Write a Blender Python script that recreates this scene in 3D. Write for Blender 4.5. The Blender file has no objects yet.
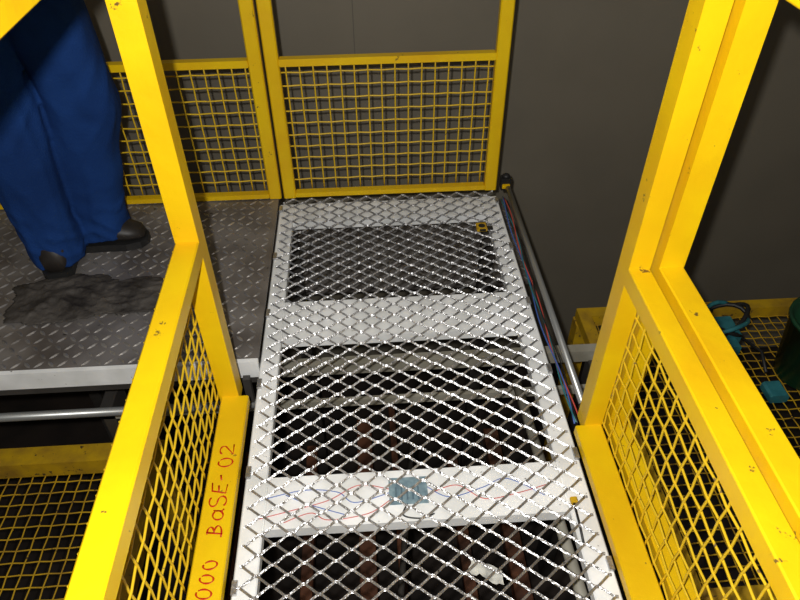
import bpy, bmesh, math, random
from mathutils import Vector, Matrix, noise
random.seed(7)
scene = bpy.context.scene
try:
    scene.view_settings.view_transform = 'Standard'
    scene.view_settings.look = 'None'
except Exception: pass

# ------------------------------------------------------------------ materials
def mat(name, col, rough=0.5, metal=0.0, var=None, vscale=6.0, chips=None, cscale=30, cthr=0.68, bump=0.0, bscale=60, spec=0.5):
    m = bpy.data.materials.new(name); m.use_nodes = True
    nt = m.node_tree; n = nt.nodes; l = nt.links
    b = n['Principled BSDF']
    b.inputs['Base Color'].default_value = (*col, 1)
    b.inputs['Roughness'].default_value = rough
    b.inputs['Metallic'].default_value = metal
    b.inputs['Specular IOR Level'].default_value = spec
    tc = n.new('ShaderNodeTexCoord')
    out = None
    if var:
        t = n.new('ShaderNodeTexNoise'); t.inputs['Scale'].default_value = vscale; t.inputs['Detail'].default_value = 6
        l.new(tc.outputs['Object'], t.inputs['Vector'])
        r = n.new('ShaderNodeValToRGB')
        r.color_ramp.elements[0].position = 0.32; r.color_ramp.elements[0].color = (*var, 1)
        r.color_ramp.elements[1].position = 0.62; r.color_ramp.elements[1].color = (*col, 1)
        l.new(t.outputs['Fac'], r.inputs['Fac']); out = r.outputs['Color']
    if chips:
        t = n.new('ShaderNodeTexNoise'); t.inputs['Scale'].default_value = cscale; t.inputs['Detail'].default_value = 5
        t.inputs['Roughness'].default_value = 0.65
        l.new(tc.outputs['Object'], t.inputs['Vector'])
        r = n.new('ShaderNodeValToRGB')
        r.color_ramp.elements[0].position = cthr; r.color_ramp.elements[0].color = (0, 0, 0, 1)
        r.color_ramp.elements[1].position = cthr + 0.03; r.color_ramp.elements[1].color = (1, 1, 1, 1)
        l.new(t.outputs['Fac'], r.inputs['Fac'])
        mx = n.new('ShaderNodeMix'); mx.data_type = 'RGBA'
        l.new(r.outputs['Color'], mx.inputs[0])
        if out: l.new(out, mx.inputs[6])
        else: mx.inputs[6].default_value = (*col, 1)
        mx.inputs[7].default_value = (*chips, 1)
        out = mx.outputs[2]
    if out: l.new(out, b.inputs['Base Color'])
    if bump:
        t = n.new('ShaderNodeTexNoise'); t.inputs['Scale'].default_value = bscale; t.inputs['Detail'].default_value = 4
        l.new(tc.outputs['Object'], t.inputs['Vector'])
        bp = n.new('ShaderNodeBump'); bp.inputs['Strength'].default_value = bump; bp.inputs['Distance'].default_value = 0.01
        l.new(t.outputs['Fac'], bp.inputs['Height']); l.new(bp.outputs['Normal'], b.inputs['Normal'])
    return m

YEL = mat('yellow_paint', (0.86, 0.57, 0.003), 0.38, var=(0.78, 0.46, 0.003), vscale=5, chips=(0.16, 0.09, 0.02), cscale=24, cthr=0.665, bump=0.1, bscale=40)
YELW = mat('yellow_wire_paint', (0.76, 0.50, 0.015), 0.42, chips=(0.2, 0.13, 0.05), cscale=60, cthr=0.66)
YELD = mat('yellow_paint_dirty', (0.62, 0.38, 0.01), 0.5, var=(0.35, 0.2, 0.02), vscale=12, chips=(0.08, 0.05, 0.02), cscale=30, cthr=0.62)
GALV = mat('galvanised_steel', (0.58, 0.58, 0.59), 0.30, 0.82, var=(0.34, 0.34, 0.34), vscale=25, chips=(0.10, 0.09, 0.085), cscale=60, cthr=0.64, bump=0.3, bscale=150)
WHT = mat('white_paint_scuffed', (0.92, 0.93, 0.92), 0.45, var=(0.72, 0.73, 0.71), vscale=9, chips=(0.25, 0.24, 0.21), cscale=45, cthr=0.68)
LEG = mat('dark_steel_leg', (0.05, 0.045, 0.04), 0.6, var=(0.03, 0.026, 0.022), vscale=8)
TREAD = mat('tread_plate_steel', (0.27, 0.25, 0.235), 0.40, 0.35, var=(0.12, 0.105, 0.095), vscale=6, chips=(0.05, 0.042, 0.035), cscale=22, cthr=0.66)
TREADB = mat('tread_plate_lug', (0.56, 0.54, 0.52), 0.34, 0.7, var=(0.28, 0.26, 0.24), vscale=9)
WALL = mat('grey_wall_paint', (0.235, 0.208, 0.158), 0.45, var=(0.198, 0.175, 0.133), vscale=1.6, bump=0.04, bscale=25)
SEAM = mat('wall_seam', (0.15, 0.135, 0.105), 0.7)
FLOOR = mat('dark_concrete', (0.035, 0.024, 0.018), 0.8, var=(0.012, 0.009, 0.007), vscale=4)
BEAM = mat('beige_beam_paint', (0.42, 0.40, 0.33), 0.5, var=(0.28, 0.26, 0.2), vscale=10)
WOOD = mat('old_timber', (0.20, 0.075, 0.035), 0.7, var=(0.03, 0.013, 0.008), vscale=6)
ALU = mat('aluminium_tube', (0.40, 0.41, 0.40), 0.35, 0.6)
BLK = mat('black_rubber', (0.015, 0.015, 0.015), 0.5)
RED = mat('red_wire', (0.55, 0.08, 0.06), 0.4)
BLU = mat('blue_wire', (0.06, 0.13, 0.42), 0.4)
TEAL = mat('teal_plastic', (0.04, 0.22, 0.25), 0.4, var=(0.02, 0.13, 0.15), vscale=20)
INK = mat('red_marker_ink', (0.55, 0.015, 0.0), 0.5)
PCBM = mat('pcb_grey_blue', (0.24, 0.34, 0.38), 0.4, var=(0.13, 0.2, 0.24), vscale=60)
PCBL = mat('pcb_light', (0.10, 0.16, 0.2), 0.4)
PAPER = mat('torn_paper', (0.55, 0.55, 0.50), 0.7, var=(0.25,0.25,0.23), vscale=40)
GREEN = mat('green_plastic', (0.012, 0.075, 0.030), 0.35, var=(0.01, 0.04, 0.02), vscale=10)
CLOTHM = mat('dirty_rag_cloth', (0.085, 0.075, 0.065), 0.65, var=(0.025, 0.021, 0.018), vscale=13, bump=0.6, bscale=60, spec=0.4)
COVER = mat('blue_coverall_cloth', (0.010, 0.046, 0.190), 0.9, var=(0.006, 0.028, 0.12), vscale=5, bump=0.3, bscale=200, spec=0.15)
SKIN = mat('skin', (0.55, 0.32, 0.22), 0.5)
HAIR = mat('dark_hair', (0.03, 0.02, 0.015), 0.7)
EYEW = mat('eye_white', (0.8, 0.8, 0.78), 0.3)
LIP = mat('lips', (0.42, 0.16, 0.12), 0.5)
BOOT = mat('leather_boot', (0.016, 0.013, 0.011), 0.5, var=(0.03, 0.024, 0.02), vscale=15)

# ------------------------------------------------------------------ mesh builder
class MB:
    def __init__(s): s.v=[]; s.f=[]; s.m=[]; s.mats=[]; s.sm=[]
    def mi(s, m):
        if m not in s.mats: s.mats.append(m)
        return s.mats.index(m)
    def add(s, vs, fs, m, smooth=False):
        o=len(s.v); s.v += [tuple(x) for x in vs]; i=s.mi(m)
        for f in fs: s.f.append([a+o for a in f]); s.m.append(i); s.sm.append(smooth)
    def beam(s, p0, p1, w, h, m, ch=0.004, up=(0,0,1)):
        p0=Vector(p0); p1=Vector(p1); d=(p1-p0).normalized(); u=Vector(up)
        if abs(d.dot(u))>0.95: u=Vector((0,1,0))
        r=d.cross(u).normalized(); u=r.cross(d).normalized()
        a=w/2; b=h/2; c=min(ch,a*.4,b*.4)
        prof=[(-a+c,-b),(a-c,-b),(a,-b+c),(a,b-c),(a-c,b),(-a+c,b),(-a,b-c),(-a,-b+c)]
        vs=[p0+r*x+u*y for x,y in prof]+[p1+r*x+u*y for x,y in prof]
        fs=[[i,(i+1)%8,(i+1)%8+8,i+8] for i in range(8)]+[list(range(7,-1,-1)),list(range(8,16))]
        s.add(vs,fs,m)
    def box(s, lo, hi, m, ch=0.003):
        x0,y0,z0=lo; x1,y1,z1=hi
        s.beam(((x0+x1)/2,y0,(z0+z1)/2),((x0+x1)/2,y1,(z0+z1)/2),abs(x1-x0),abs(z1-z0),m,ch)
    def tube(s, pts, rad, m, n=8, ry=None, smooth=True, cap=True):
        pts=[Vector(p) for p in pts]; N=len(pts)
        if not hasattr(rad,'__len__'): rad=[rad]*N
        if ry is None: ry=rad
        vs=[]; prev=None
        for i,p in enumerate(pts):
            d=(pts[min(i+1,N-1)]-pts[max(i-1,0)]).normalized()
            if prev is None:
                u=Vector((0,0,1)) if abs(d.z)<0.9 else Vector((0,1,0))
            else: u=prev
            r=d.cross(u).normalized(); u=r.cross(d).normalized(); prev=u
            for k in range(n):
                t=2*math.pi*k/n
                vs.append(p+r*math.cos(t)*rad[i]+u*math.sin(t)*ry[i])
        fs=[]
        for i in range(N-1):
            for k in range(n):
                a=i*n+k; b=i*n+(k+1)%n
                fs.append([a,b,b+n,a+n])
        if cap: fs.append(list(range(n-1,-1,-1))); fs.append([(N-1)*n+k for k in range(n)])
        s.add(vs,fs,m,smooth)
    def ell(s, c, r, m, nu=16, nv=10, rot=None):
        vs=[];fs=[]; R=rot or Matrix.Identity(3)
        for j in range(nv+1):
            ph=math.pi*j/nv
            for i in range(nu):
                th=2*math.pi*i/nu
                vs.append(Vector(c)+R@Vector((r[0]*math.sin(ph)*math.cos(th),r[1]*math.sin(ph)*math.sin(th),r[2]*math.cos(ph))))
        for j in range(nv):
            for i in range(nu):
                a=j*nu+i;b=j*nu+(i+1)%nu
                fs.append([a,a+nu,b+nu,b])
        s.add(vs,fs,m,True)
    def obj(s, name, parent=None):
        me=bpy.data.meshes.new(name); me.from_pydata(s.v,[],s.f)
        for m in s.mats: me.materials.append(m)
        me.polygons.foreach_set('material_index',s.m); me.polygons.foreach_set('use_smooth',s.sm)
        bm=bmesh.new(); bm.from_mesh(me); bmesh.ops.recalc_face_normals(bm,faces=bm.faces); bm.to_mesh(me); bm.free()
        me.update()
        o=bpy.data.objects.new(name,me); scene.collection.objects.link(o)
        if parent: o.parent=parent
        return o

def woven(mb, org, e1, e2, L1, L2, pitch, r, m, n=6, ext=0.0, amp=0.9):
    org=Vector(org); e1=Vector(e1); e2=Vector(e2); nn=e1.cross(e2).normalized()
    n1=int(L1/pitch); n2=int(L2/pitch)
    s1=(L1-(n1-1)*pitch)/2; s2=(L2-(n2-1)*pitch)/2
    for i in range(n1):
        a=s1+i*pitch; pts=[org+e1*a]
        for j in range(n2): pts.append(org+e1*a+e2*(s2+j*pitch)+nn*(r*amp*(1 if (i+j)%2 else -1)))
        pts.append(org+e1*a+e2*(L2+ext)); mb.tube(pts,r,m,n)
    for j in range(n2):
        a=s2+j*pitch; pts=[org+e2*a]
        for i in range(n1): pts.append(org+e2*a+e1*(s1+i*pitch)+nn*(r*amp*(-1 if (i+j)%2 else 1)))
        pts.append(org+e2*a+e1*L1); mb.tube(pts,r,m,n)

# ------------------------------------------------------------------ camera
cam=bpy.data.cameras.new('camera'); co=bpy.data.objects.new('camera',cam); scene.collection.objects.link(co)
R=Vector((0.998,-0.0638,-0.007)).normalized(); F=Vector((0.0431,0.7454,-0.665)).normalized()
U=R.cross(F).normalized(); R=F.cross(U).normalized()
M=Matrix(((R.x,U.x,-F.x,0),(R.y,U.y,-F.y,0),(R.z,U.z,-F.z,1.35),(0,0,0,1)))
co.matrix_world=M; cam.sensor_width=36; cam.lens=29.97; cam.clip_start=0.02
scene.camera=co

# ------------------------------------------------------------------ room shell
FZ=-1.75
mb=MB(); mb.box((-4,2.85,FZ),(4.5,3.0,2.6),WALL)
for x in (-1.55,-0.02,1.5,3.0): mb.box((x-.002,2.848,FZ),(x+.002,2.85,2.6),SEAM)
mb.obj('wall_back')
mb=MB(); mb.box((4.5,-2.5,FZ),(4.65,3.0,2.6),WALL); mb.obj('wall_right')
mb=MB(); mb.box((-4.15,-2.5,FZ),(-4,3.0,2.6),WALL); mb.obj('wall_left')
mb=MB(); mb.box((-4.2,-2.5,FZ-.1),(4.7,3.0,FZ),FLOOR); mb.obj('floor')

# ------------------------------------------------------------------ expanded metal walkway
XL,XR=-0.318,0.486
Y0,Y1=-0.35,2.09
mb=MB()
ft=-0.018; fh=0.032
def fb(x0,x1,y0,y1): mb.box((x0,y0,ft-fh),(x1,y1,ft),WHT,0.003)
fb(XL,-0.266,Y0,Y1); fb(0.429,XR,Y0,Y1)
fb(-0.266,0.429,1.975,Y1); fb(-0.266,0.429,1.463,1.547); fb(-0.266,0.429,1.385,1.455)
fb(-0.266,0.429,0.785,0.920); fb(-0.266,0.429,0.20,0.34); fb(-0.266,0.429,Y0,Y0+.1)
LW=0.067; SW=0.046; k=0; hs=SW/2
y=Y0
W=0.0062; T=0.0032; ang=math.radians(38)
ca,sa=math.cos(ang),math.sin(ang)
prof=[(-W/2*ca+T/2*sa,-W/2*sa-T/2*ca),(W/2*ca+T/2*sa,W/2*sa-T/2*ca),(W/2*ca-T/2*sa,W/2*sa+T/2*ca),(-W/2*ca-T/2*sa,-W/2*sa+T/2*ca)]
while y<Y1+0.005:
    pts=[]; i=int(math.floor((XL-.01)/LW*2))-1
    while True:
        xc=i*LW/2
        if xc>XR+LW: break
        s=1 if (i+k)%2==0 else -1
        for dx in (-0.0028,0.0028):
            pts.append((xc+dx, y+s*(SW/4-0.0012), s*0.0022))
        i+=1
    pts2=[p for p in pts if XL-.004<=p[0]<=XR+.004]
    vs=[];fs=[]
    for p in pts2:
        for a,b in prof: vs.append((p[0],p[1]+a,p[2]-0.004+b))
    for q in range(len(pts2)-1):
        for c in range(4): fs.append([q*4+c,q*4+(c+1)%4,q*4+4+(c+1)%4,q*4+4+c])
    fs.append([0,1,2,3]); fs.append([len(vs)-4+c for c in range(4)])
    mb.add(vs,fs,GALV); k+=1; y+=hs
for x in (XL+.006,XR-.006):
    for i in range(9): mb.box((x-.006,-.2+i*.28,ft),(x+.006,-.17+i*.28,-.008),GALV,.001)
for x in (XL+.03,XR-.03):
    for yy in (0.26,2.03): mb.box((x-.025,yy-.025,FZ),(x+.025,yy+.025,ft-fh),LEG)
mb.obj('expanded_metal_walkway')

# ------------------------------------------------------------------ tread plate platform
def lug(mb,cx,cy,z,ang,m,l=0.0165,w=0.0048,h=0.0026):
    c,s=math.cos(ang),math.sin(ang)
    def P(a,b,zz): return (cx+a*c-b*s,cy+a*s+b*c,z+zz)
    vs=[P(-l,0,0),P(-l*.35,-w,0),P(l*.35,-w,0),P(l,0,0),P(l*.35,w,0),P(-l*.35,w,0),P(-l*.45,0,h),P(l*.45,0,h)]
    mb.add(vs,[[0,1,6],[1,2,7,6],[2,3,7],[3,4,7],[4,5,6,7],[5,0,6]],m)
def treadarea(mb,x0,x1,y0,y1,z,p=0.032):
    j=0; y=y0+.018
    while y<y1-.015:
        x=x0+.018; i=0
        while x<x1-.015:
            lug(mb,x,y,z,math.radians(45 if (i+j)%2 else -45),TREADB); x+=p; i+=1
        y+=p; j+=1
mb=MB()
mb.box((-2.4,1.30,-0.012),(XL-.004,2.15,-0.002),TREAD,.001)
treadarea(mb,-2.0,XL-.004,1.30,2.15,-0.002)
mb.box((-2.4,1.285,-0.062),(XL-.004,1.299,0.0),WHT,.002)
mb.box((-2.4,1.30,-0.10),(XL-.004,1.34,-0.013),LEG,.002); mb.box((-2.4,2.10,-0.10),(XL-.004,2.15,-0.013),LEG,.002)
for x in (-2.35,-1.3):
    for yy in (2.12,): mb.box((x-.025,yy-.02,FZ),(x+.025,yy+.02,-.013),LEG)
mb.obj('tread_plate_platform')
mb=MB(); mb.tube([(-2.4,1.27,-0.16),(-0.33,1.27,-0.16)],0.013,ALU,12)
for x in (-2.2,-1.5,-.36): mb.box((x-.01,1.265,-.17),(x+.01,1.283,-.05),LEG,.001)
mb.obj('steel_pipe')

# ------------------------------------------------------------------ guard rail panels
def backpanel(x0,x1,pw,name):
    mb=MB(); y=2.12; d=0.032
    for x in (x0+pw/2,x1-pw/2): mb.beam((x,y,0.0),(x,y,1.12),pw,d,YEL,up=(0,1,0))
    for z,h in ((0.505,0.024),(0.012,0.018),(1.10,0.045)): mb.box((x0+pw,y-d/2,z-h/2),(x1-pw,y+d/2-.004,z+h/2),YEL)
    woven(mb,(x0+pw*.4,y+d/2+.002,0.02),(1,0,0),(0,0,1),x1-x0-pw*.8,0.48,0.0445,0.0027,YELW)
    return mb.obj(name)
backpanel(-0.302,0.485,0.044,'guard_rail_panel')
backpanel(-1.50,-0.312,0.044,'guard_rail_panel.001')
backpanel(-2.6,-1.51,0.044,'guard_rail_panel.002')

def sidepanel(x0,x1,y0,y1,name,meshx,botx=None,hz=1.10,mesh=True,zb=-0.01):
    mb=MB()
    mb.box((x0,y1-0.05,zb),(x1,y1,1.16),YEL)
    mb.box((x0,y0,zb),(x1,y0+0.05,1.16),YEL)
    mb.box((x0,y0+.05,0.470),(x1,y1-.05,0.515),YEL)
    mb.box((x0,y0+.05,hz-.022),(x1,y1-.05,hz+.022),YEL)
    b0,b1=botx or (x0,x1)
    mb.box((b0,y0+.05,-0.012),(b1,y1-.05,0.018),YEL)
    if mesh: woven(mb,(meshx,y0+.02,0.0),(0,1,0),(0,0,1),y1-y0-.04,0.49,0.0445,0.0026,YELW,ext=0.012,amp=.6)
    return mb.obj(name)
left=sidepanel(-0.405,-0.355,-0.35,1.20,'guard_rail_panel.003',-0.409,botx=(-0.40,-0.330),hz=1.126)
sidepanel(0.512,0.556,-0.35,1.045,'guard_rail_panel.004',0.560,botx=(0.490,0.556),hz=1.105)
sidepanel(0.574,0.624,-0.35,1.045,'guard_rail_panel.005',0.62,hz=1.105,mesh=False)

mb=MB()
def arc(cx,cy,rx,ry,a0,a1,n=12): return [(cx+rx*math.cos(math.radians(a0+(a1-a0)*i/n)),cy+ry*math.sin(math.radians(a0+(a1-a0)*i/n))) for i in range(n+1)]
G={'0':[arc(.5,.5,.36,.5,70,410,18)],
   'B':[[(.2,-.05),(.12,1.02)],arc(.15,.76,.5,.24,110,-80,8)+arc(.15,.25,.72,.27,85,-110,8)],
   'a':[arc(.45,.3,.33,.3,40,390,14),[(.78,.6),(.78,.1),(.95,0)]],
   'S':[arc(.5,.75,.38,.24,40,270,10)+arc(.5,.26,.38,.25,90,-150,10)],
   'E':[[(.9,1.04),(.15,.97),(.12,.02),(.95,-.04)],[(.15,.5),(.75,.56)]],
   '-':[[(.1,.42),(.9,.53)]],
   '2':[arc(.45,.72,.36,.27,160,-30,10)+[(.08,.0),(.95,.03)]]}
def write(s,ys,w,h,x0):
    y=ys
    for ch in s:
        if ch!=' ':
            jx=random.uniform(-.004,.004); sl=random.uniform(-.1,.25); sc=random.uniform(.88,1.15)
            for st in G[ch]:
                pts=[(x0+jx-q*h*sc,y+p*w*.86*sc+q*h*sl,0.0187) for p,q in st]
                rr=[.0017+.0005*math.sin(i*1.3) for i in range(len(pts))]
                mb.tube(pts,rr,INK,6,ry=[.0006]*len(pts))
        y+=w*(.5 if ch in ' ' else 1)
write('0000',.585,.032,.032,-.346); write('BaSE',.757,.034,.034,-.347); write('-',.896,.022,.03,-.35); write('02',.930,.036,.032,-.348)
o=mb.obj('marker_writing'); o.parent=left

# ------------------------------------------------------------------ tube, cables beside the walkway
mb=MB()
mb.tube([(0.535,1.06,-0.004),(0.533,2.12,-0.004)],0.010,ALU,12)
mb.tube([(0.535,1.05,-0.004),(0.535,1.075,-0.004)],0.0135,BLK,12)
mb.obj('aluminium_guide_tube')
mb=MB()
mb.box((0.508,2.13,-0.02),(0.545,2.16,0.03),BLK); mb.box((0.512,2.126,-0.01),(0.541,2.13,0.008),YEL,.002)
mb.ell((0.527,2.145,0.034),(0.015,0.015,0.010),BLK)
mb.obj('yellow_black_end_cap')
mb=MB()
for k,(m,x) in enumerate(((BLU,0.503),(RED,0.512),(TEAL,0.508),(BLK,0.516))):
    pts=[]
    for i in range(40):
        y=1.03+i*0.027
        pts.append((x+0.006*math.sin(i*0.35+k*1.7),y,-0.02+0.006*math.sin(i*.23+k)))
    mb.tube(pts,0.0022,m,6)
mb.obj('electrical_cables')

mb=MB(); z=ft
mb.box((0.02,0.828,z),(0.11,0.898,z+.003),PCBM,.001)
for i in range(5): mb.box((0.034+i*.013,0.838,z+.003),(0.038+i*.013,0.872,z+.0045),PCBL,.0005)
def wire(m,pts,r=0.0011):
    P=[]
    n=len(pts)
    for i in range(n-1):
        for t in range(8):
            f=t/8; p0=Vector(pts[max(i-1,0)]);p1=Vector(pts[i]);p2=Vector(pts[i+1]);p3=Vector(pts[min(i+2,n-1)])
            P.append(0.5*((2*p1)+(-p0+p2)*f+(2*p0-5*p1+4*p2-p3)*f*f+(-p0+3*p1-3*p2+p3)*f**3))
    P.append(Vector(pts[-1])); mb.tube(P,r,m,6)
zz=ft+.0015
wire(RED,[(0.02,.87,zz),(-.05,.885,zz),(-.12,.85,zz),(-.2,.83,zz),(-.29,.81,zz)])
wire(BLU,[(0.02,.86,zz),(-.06,.84,zz),(-.10,.87,zz),(-.18,.88,zz),(-.28,.86,zz)])
wire(RED,[(0.02,.84,zz),(-.03,.81,zz),(-.12,.80,zz),(-.16,.82,zz),(-.22,.80,zz)])
wire(BLU,[(-.22,.87,zz),(-.16,.84,zz),(-.08,.81,zz)])
wire(RED,[(0.11,.85,zz),(.18,.87,zz),(.24,.83,zz),(.32,.84,zz),(.40,.86,zz)])
wire(BLU,[(0.11,.87,zz),(.16,.84,zz),(.24,.86,zz),(.30,.88,zz),(.38,.83,zz)])
wire(BLK,[(0.06,.828,zz),(.05,.80,zz),(.09,.79,zz),(.12,.80,zz)],.002)
mb.obj('circuit_connector_board')
mb=MB(); n=9; vs=[];fs=[]
cx,cy=.215,.655
for j in range(n):
    for i in range(n):
        a=(i/(n-1)-.5)*.065; b=(j/(n-1)-.5)*.034*(1+.5*noise.noise((i*.7,2,3)))
        vs.append((cx+a+.008*noise.noise((a*60,b*60,1)),cy+b+.01*noise.noise((a*40,b*50,4))-a*.5,-0.012+.005*noise.noise((a*50,b*50,9))))
for j in range(n-1):
    for i in range(n-1): fs.append([j*n+i,j*n+i+1,j*n+n+i+1,j*n+n+i])
mb.add(vs,fs,PAPER,True); mb.obj('torn_paper_scrap')
mb=MB(); mb.box((.374,1.845,.001),(.410,1.880,.014),YELD,.005); mb.box((.383,1.842,.004),(.404,1.845,.012),BLK,.001); mb.ell((.392,1.862,.014),(.012,.012,.002),BLK); mb.box((.410,1.85,.003),(.430,1.865,.009),BLK,.001)
mb.obj('tape_measure')
mb=MB(); mb.box((.434,.80,ft),(.450,.815,-.006),YELD,.002); mb.tube([(.44,.80,-.010),(.44,.75,-.014),(.437,.70,-.016)],.003,BLK,6); mb.obj('cable_connector')

# ------------------------------------------------------------------ below the deck
mb=MB(); mb.box((-.9,1.54,-.35),(.78,1.575,-.30),BEAM); mb.box((-.9,1.44,-.40),(.78,1.455,-.37),BEAM)
for x in (-.88,.76): mb.box((x-.02,1.44,FZ),(x+.02,1.56,-.345),LEG)
mb.obj('steel_cross_beam')
mb=MB()
mb.box((-1.2,2.16,-.52),(.7,2.8,-.50),TREAD); treadarea(mb,-1.2,.7,2.16,2.8,-.50)
for x in (-1.15,.65): mb.box((x-.03,2.7,FZ),(x+.03,2.76,-.52),LEG)
mb.obj('lower_tread_platform')
mb=MB()
for i,x in enumerate((-.62,-.35,-.10,.06,.33,.52)):
    w=.03+.02*((i*7)%3); z=-1.25-.06*((i*5)%3); mb.box((x,.2+.15*(i%3),z-.07),(x+w,1.9+.1*(i%4),z),WOOD)
mb.box((-.7,.6,-1.55),(.7,.70,-1.44),WOOD); mb.box((-.7,1.1,-1.55),(.7,1.2,-1.44),WOOD)
for x in (-.65,.6):
    for y in (.62,1.12): mb.box((x,y,FZ),(x+.07,y+.07,-1.55),WOOD)
mb.obj('timber_stack')
mb=MB(); mb.tube([(.50,.3,-.30),(.48,.9,-.30),(.46,1.42,-.30)],.016,BEAM,10); mb.tube([(-.05,.2,-.6),(.12,1.42,-.6)],.010,LEG,10); mb.obj('conduit_pipes')

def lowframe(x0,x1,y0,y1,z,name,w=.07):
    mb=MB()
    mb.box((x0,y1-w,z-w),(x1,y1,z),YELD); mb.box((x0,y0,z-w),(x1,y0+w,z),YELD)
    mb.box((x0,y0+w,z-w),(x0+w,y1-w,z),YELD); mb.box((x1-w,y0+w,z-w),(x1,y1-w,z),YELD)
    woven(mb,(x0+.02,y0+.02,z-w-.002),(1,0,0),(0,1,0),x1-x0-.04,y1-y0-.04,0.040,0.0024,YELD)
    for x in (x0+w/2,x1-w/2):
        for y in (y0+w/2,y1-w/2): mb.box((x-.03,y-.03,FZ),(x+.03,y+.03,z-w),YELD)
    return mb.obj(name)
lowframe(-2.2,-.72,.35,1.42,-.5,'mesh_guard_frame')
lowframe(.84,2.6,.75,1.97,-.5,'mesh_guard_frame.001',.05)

mb=MB(); cx,cy,z0=1.62,1.60,-.547
prof=[(.10,0),(.105,.005),(.135,.26),(.142,.26),(.142,.275),(.13,.275),(.10,.02),(0.0,.02)]
vs=[];fs=[];n=28
for r,h in prof:
    for i in range(n): t=2*math.pi*i/n; vs.append((cx+r*math.cos(t),cy+r*math.sin(t),z0+h))
for j in range(len(prof)-1):
    for i in range(n): a=j*n+i;b=j*n+(i+1)%n; fs.append([a,b,b+n,a+n])
fs.append(list(range(n)))
mb.add(vs,fs,GREEN,True)
mb.tube([(cx+.145*math.cos(t),cy+.04*math.sin(t)-.1,z0+.27-.1*math.sin(t)) for t in [math.pi*i/16 for i in range(17)]],.003,BLK,6)
mb.obj('green_bucket')
mb=MB(); cx,cy,cz=1.42,1.80,-.49
mb.box((cx-.07,cy-.05,cz-.06),(cx+.01,cy+.05,cz+.02),TEAL,.008); mb.box((cx-.05,cy-.10,cz-.055),(cx-.01,cy-.05,cz),TEAL,.004)
for k in range(3):
    mb.tube([(cx-.03+.10*math.cos(t+k),cy+.03+.08*math.sin(t+k*1.3),cz+.02+.008*k+.02*math.sin(t*2)) for t in [i*.3 for i in range(18)]],.009,TEAL if k==1 else BLK,7)
mb.tube([(cx+.03,cy-.02,cz-.03),(cx+.08,cy-.10,cz-.035),(cx+.05,cy-.2,cz-.04)],.007,BLK,7)
mb.box((cx+.0,cy-.33,cz-.06),(cx+.07,cy-.26,cz-.02),TEAL,.008)
mb.obj('teal_cable_clamp')

# ------------------------------------------------------------------ rag
mb=MB(); nx,ny=120,90; vs=[];fs=[];idx={}
cx,cy=-.86,1.60
for j in range(ny):
    for i in range(nx):
        a=(i/(nx-1)-.5)*2; b=(j/(ny-1)-.5)*2
        r=math.hypot(a,b); th=math.atan2(b,a)
        lim=.66+.30*noise.noise((math.cos(th)*1.4,math.sin(th)*1.4,7.3))+.10*noise.noise((math.cos(th)*5,math.sin(th)*5,2.3))
        if r<lim:
            x=cx+a*.36+b*.06; y=cy+b*.19
            e=min(1,(lim-r)*6)
            rd=1-abs(noise.noise((x*9,y*13,0)))*4; rd2=1-abs(noise.noise((x*22+y*8,y*26,5)))*3.5
            hgt=.002+e*(.002+.008*max(0,rd)+.006*max(0,rd2))
            idx[(i,j)]=len(vs); vs.append((x,y,hgt))
for (i,j) in list(idx):
    if all((p in idx) for p in ((i+1,j),(i+1,j+1),(i,j+1))): fs.append([idx[(i,j)],idx[(i+1,j)],idx[(i+1,j+1)],idx[(i,j+1)]])
mb.add(vs,fs,CLOTHM,True); o=mb.obj('dirty_rag'); md=o.modifiers.new('s','SOLIDIFY'); md.thickness=.002; md.offset=1

# ------------------------------------------------------------------ worker
worker=bpy.data.objects.new('worker',None); scene.collection.objects.link(worker)
mb=MB()
def loft(mb,rings,m,n=40,folds=None,sub=14):
    K=[]
    for i in range(len(rings)-1):
        for t in range(sub):
            f=t/sub; f2=f*f*(3-2*f); a,b=rings[i],rings[i+1]
            K.append(tuple(a[c]*(1-(f if c==2 else f2))+b[c]*(f if c==2 else f2) for c in range(5)))
    K.append(rings[-1]); vs=[];fs=[]
    for (x,y,z,rx,ry) in K:
        for k in range(n):
            t=2*math.pi*k/n; d=folds(z,t,x) if folds else 0
            vs.append((x+(rx+d)*math.cos(t),y+(ry+d)*math.sin(t),z))
    for j in range(len(K)-1):
        for k in range(n):
            a=j*n+k;b=j*n+(k+1)%n; fs.append([a,b,b+n,a+n])
    fs.append(list(range(n-1,-1,-1))); fs.append([(len(K)-1)*n+k for k in range(n)])
    mb.add(vs,fs,m,True)
def lf(z,t,x):
    s=0 if x<-.93 else 4.3
    low=max(0,1-abs(z-.10)/.18); kn=max(0,1-abs(z-.52)/.2)
    c,sn=math.cos(t),math.sin(t)
    def ridge(p): return 1-min(1,abs(noise.noise(p))*3.0)
    d=.010*low*ridge((c*1.0+s,sn*1.0,z*14+c*1.0))
    d+=.008*kn*ridge((c*1.0+s,sn*1.0+3,z*9-sn*1.2))
    d+=.006*ridge((c*1.4+s+7,sn*1.4,z*2.0+c))-.004
    d+=.010*noise.noise((c*1.1+s*5,sn*1.1,z*3))
    return d
loft(mb,[(-1.00,1.785,.030,.086,.088),(-1.00,1.79,.12,.086,.092),(-1.005,1.80,.30,.093,.096),(-1.015,1.815,.50,.110,.108),(-1.02,1.835,.72,.122,.118),(-1.01,1.855,.86,.122,.13),(-1.0,1.86,.95,.10,.12)],COVER,64,lf)
loft(mb,[(-.885,1.895,.045,.084,.088),(-.880,1.895,.12,.086,.090),(-.858,1.895,.30,.094,.092),(-.825,1.895,.50,.106,.100),(-.832,1.885,.72,.114,.112),(-.845,1.875,.86,.118,.13),(-.86,1.87,.95,.10,.12)],COVER,64,lf)
def tf(z,t,x): return .008*noise.noise((math.cos(t)*2,math.sin(t)*2,z*6))
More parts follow.
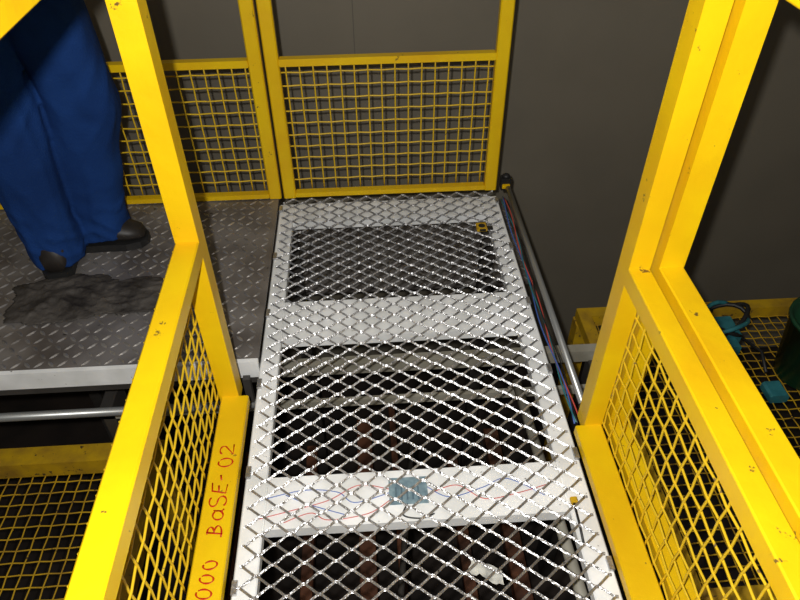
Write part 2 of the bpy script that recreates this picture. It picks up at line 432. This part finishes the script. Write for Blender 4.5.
loft(mb,[(-.93,1.862,.78,.16,.11),(-.93,1.865,.90,.19,.135),(-.93,1.865,1.02,.175,.125),(-.93,1.87,1.15,.18,.125),(-.93,1.88,1.30,.205,.13),(-.93,1.885,1.40,.205,.115),(-.93,1.885,1.45,.14,.09),(-.93,1.89,1.50,.075,.075)],COVER,40,tf)
for s in (-1,1):
    sh=(-.93+s*.20,1.885,1.40); el=(-.93+s*.30,1.93,1.16); wr=(-.93+s*.26,2.06,1.155)
    mb.tube([(-.93+s*.13,1.885,1.405),sh,((sh[0]+el[0])/2,(sh[1]+el[1])/2,1.28),el,((el[0]+wr[0])/2,(el[1]+wr[1])/2,1.155),wr],[.065,.068,.058,.053,.047,.04],COVER,16)
o=mb.obj('coverall_body',worker)
r=o.modifiers.new('r','REMESH'); r.mode='VOXEL'; r.voxel_size=0.006; r.use_smooth_shade=True
sm=o.modifiers.new('sm','SMOOTH'); sm.factor=.5; sm.iterations=3
mb=MB()
def boot(cx,cy,ang):
    c,s=math.cos(ang),math.sin(ang)
    secs=[(-.11,.03,.055),(-.09,.042,.10),(-.04,.046,.115),(.02,.044,.10),(.08,.047,.075),(.13,.048,.06),(.165,.036,.045),(.178,.015,.03)]
    vs=[];fs=[];n=14
    for (l,w,h) in secs:
        for k in range(n):
            t=math.pi*2*k/n; a=w*math.cos(t); z=.022+ (h*.5)+(h*.5)*math.sin(t)
            X,Y=a,l; vs.append((cx+X*c-Y*s,cy+X*s+Y*c,z))
    for j in range(len(secs)-1):
        for k in range(n): a=j*n+k;b=j*n+(k+1)%n; fs.append([a,b,b+n,a+n])
    fs.append(list(range(n))); fs.append([(len(secs)-1)*n+k for k in range(n)][::-1])
    mb.add(vs,fs,BOOT,True)
    vs=[];prof=[(-.118,.03),(-.1,.045),(-.03,.046),(.05,.047),(.12,.053),(.165,.042),(.186,.015)]
    out=[(w,l) for l,w in prof]+[(-w,l) for l,w in prof[::-1]]
    for zc in (0.002,.028):
        for X,Y in out: vs.append((cx+X*c-Y*s,cy+X*s+Y*c,zc))
    m=len(out); fs=[[i,(i+1)%m,(i+1)%m+m,i+m] for i in range(m)]+[list(range(m))[::-1],list(range(m,2*m))]
    mb.add(vs,fs,BLK)
boot(-1.00,1.80,math.radians(8)); boot(-.925,1.865,math.radians(-86))
mb.obj('boots',worker)
mb=MB()
hx,hy,hz=-.93,1.915,1.63
mb.tube([(-.93,1.888,1.46),(-.93,1.895,1.52),(-.93,1.905,1.575)],[.058,.055,.052],SKIN,16)
vs=[];fs=[];nu,nv=32,24
for j in range(nv+1):
    ph=math.pi*j/nv
    for i in range(nu):
        th=2*math.pi*i/nu
        x=math.sin(ph)*math.cos(th);y=math.sin(ph)*math.sin(th);z=math.cos(ph)
        w=.077*(1-.22*max(0,-z)**1.3); d=.098*(1-.10*max(0,-z))
        yy=y*d
        if y>0:
            yy*= .93
            yy+=.028*math.exp(-((x/.16)**2+((z+.18)/.2)**2))
            yy+=.006*math.exp(-((x/.35)**2+((z+.72)/.14)**2))
            for e in (-.42,.42): yy-=.010*math.exp(-(((x-e)/.2)**2+((z-.05)/.14)**2))
        vs.append((hx+x*w,hy+yy,hz+z*.115))
for j in range(nv):
    for i in range(nu): a=j*nu+i;b=j*nu+(i+1)%nu; fs.append([a,a+nu,b+nu,b])
mb.add(vs,fs,SKIN,True)
for s in (-1,1):
    mb.ell((hx+s*.032,hy+.079,hz+.006),(.012,.008,.008),EYEW); mb.ell((hx+s*.032,hy+.086,hz+.006),(.005,.003,.005),HAIR)
    mb.ell((hx+s*.032,hy+.084,hz+.026),(.018,.006,.004),HAIR)
    mb.ell((hx+s*.078,hy-.002,hz-.005),(.009,.02,.032),SKIN)
mb.ell((hx,hy+.086,hz-.057),(.022,.008,.007),LIP)
mb.ell((hx,hy-.012,hz+.03),(.083,.098,.096),HAIR,24,16)
mb.obj('head',worker)
for s in (-1,1):
    mb=MB(); x0=-.93+s*.26
    mb.tube([(x0,2.035,1.155),(x0,2.065,1.152),(x0,2.10,1.143),(x0,2.125,1.14)],[.026,.033,.042,.040],SKIN,14,ry=[.02,.018,.015,.013])
    for k,(dx,ln) in enumerate(((-.030,.9),(-.010,1.05),(.010,1.0),(.029,.85))):
        X=x0+dx
        mb.tube([(X,2.11,1.14),(X,2.138,1.137),(X,2.152,1.118),(X,2.152,1.10-.012*ln),(X,2.148,1.085-.012*ln),(X,2.136,1.068)],[.0095,.009,.009,.0085,.008,.006],SKIN,8)
    mb.tube([(x0-s*.028,2.085,1.145),(x0-s*.050,2.092,1.13),(x0-s*.056,2.094,1.11),(x0-s*.05,2.094,1.085)],[.012,.011,.010,.007],SKIN,8)
    h=mb.obj('hand_'+('left' if s<0 else 'right'),worker)
    sb=h.modifiers.new('s','SUBSURF'); sb.levels=1; sb.render_levels=1

# ------------------------------------------------------------------ lights
def light(name,t,loc,e,size,col=(1,1,1),rot=(0,0,0)):
    L=bpy.data.lights.new(name,t); L.energy=e; L.color=col
    if t=='AREA': L.size=size
    else: L.shadow_soft_size=size
    o=bpy.data.objects.new(name,L); scene.collection.objects.link(o); o.location=loc; o.rotation_euler=rot; return o
light('camera_flash','POINT',(-0.05,-0.01,1.405),106,0.012,(1,.985,.96))
light('overhead_fill','AREA',(0.2,0.3,3.4),10,1.6,(1,.92,.82))  # unseen overhead fill, added for weak ambience beside the flash
w=bpy.data.worlds.new('World'); scene.world=w; w.use_nodes=True
w.node_tree.nodes['Background'].inputs[0].default_value=(1,0.96,.9,1); w.node_tree.nodes['Background'].inputs[1].default_value=0.04
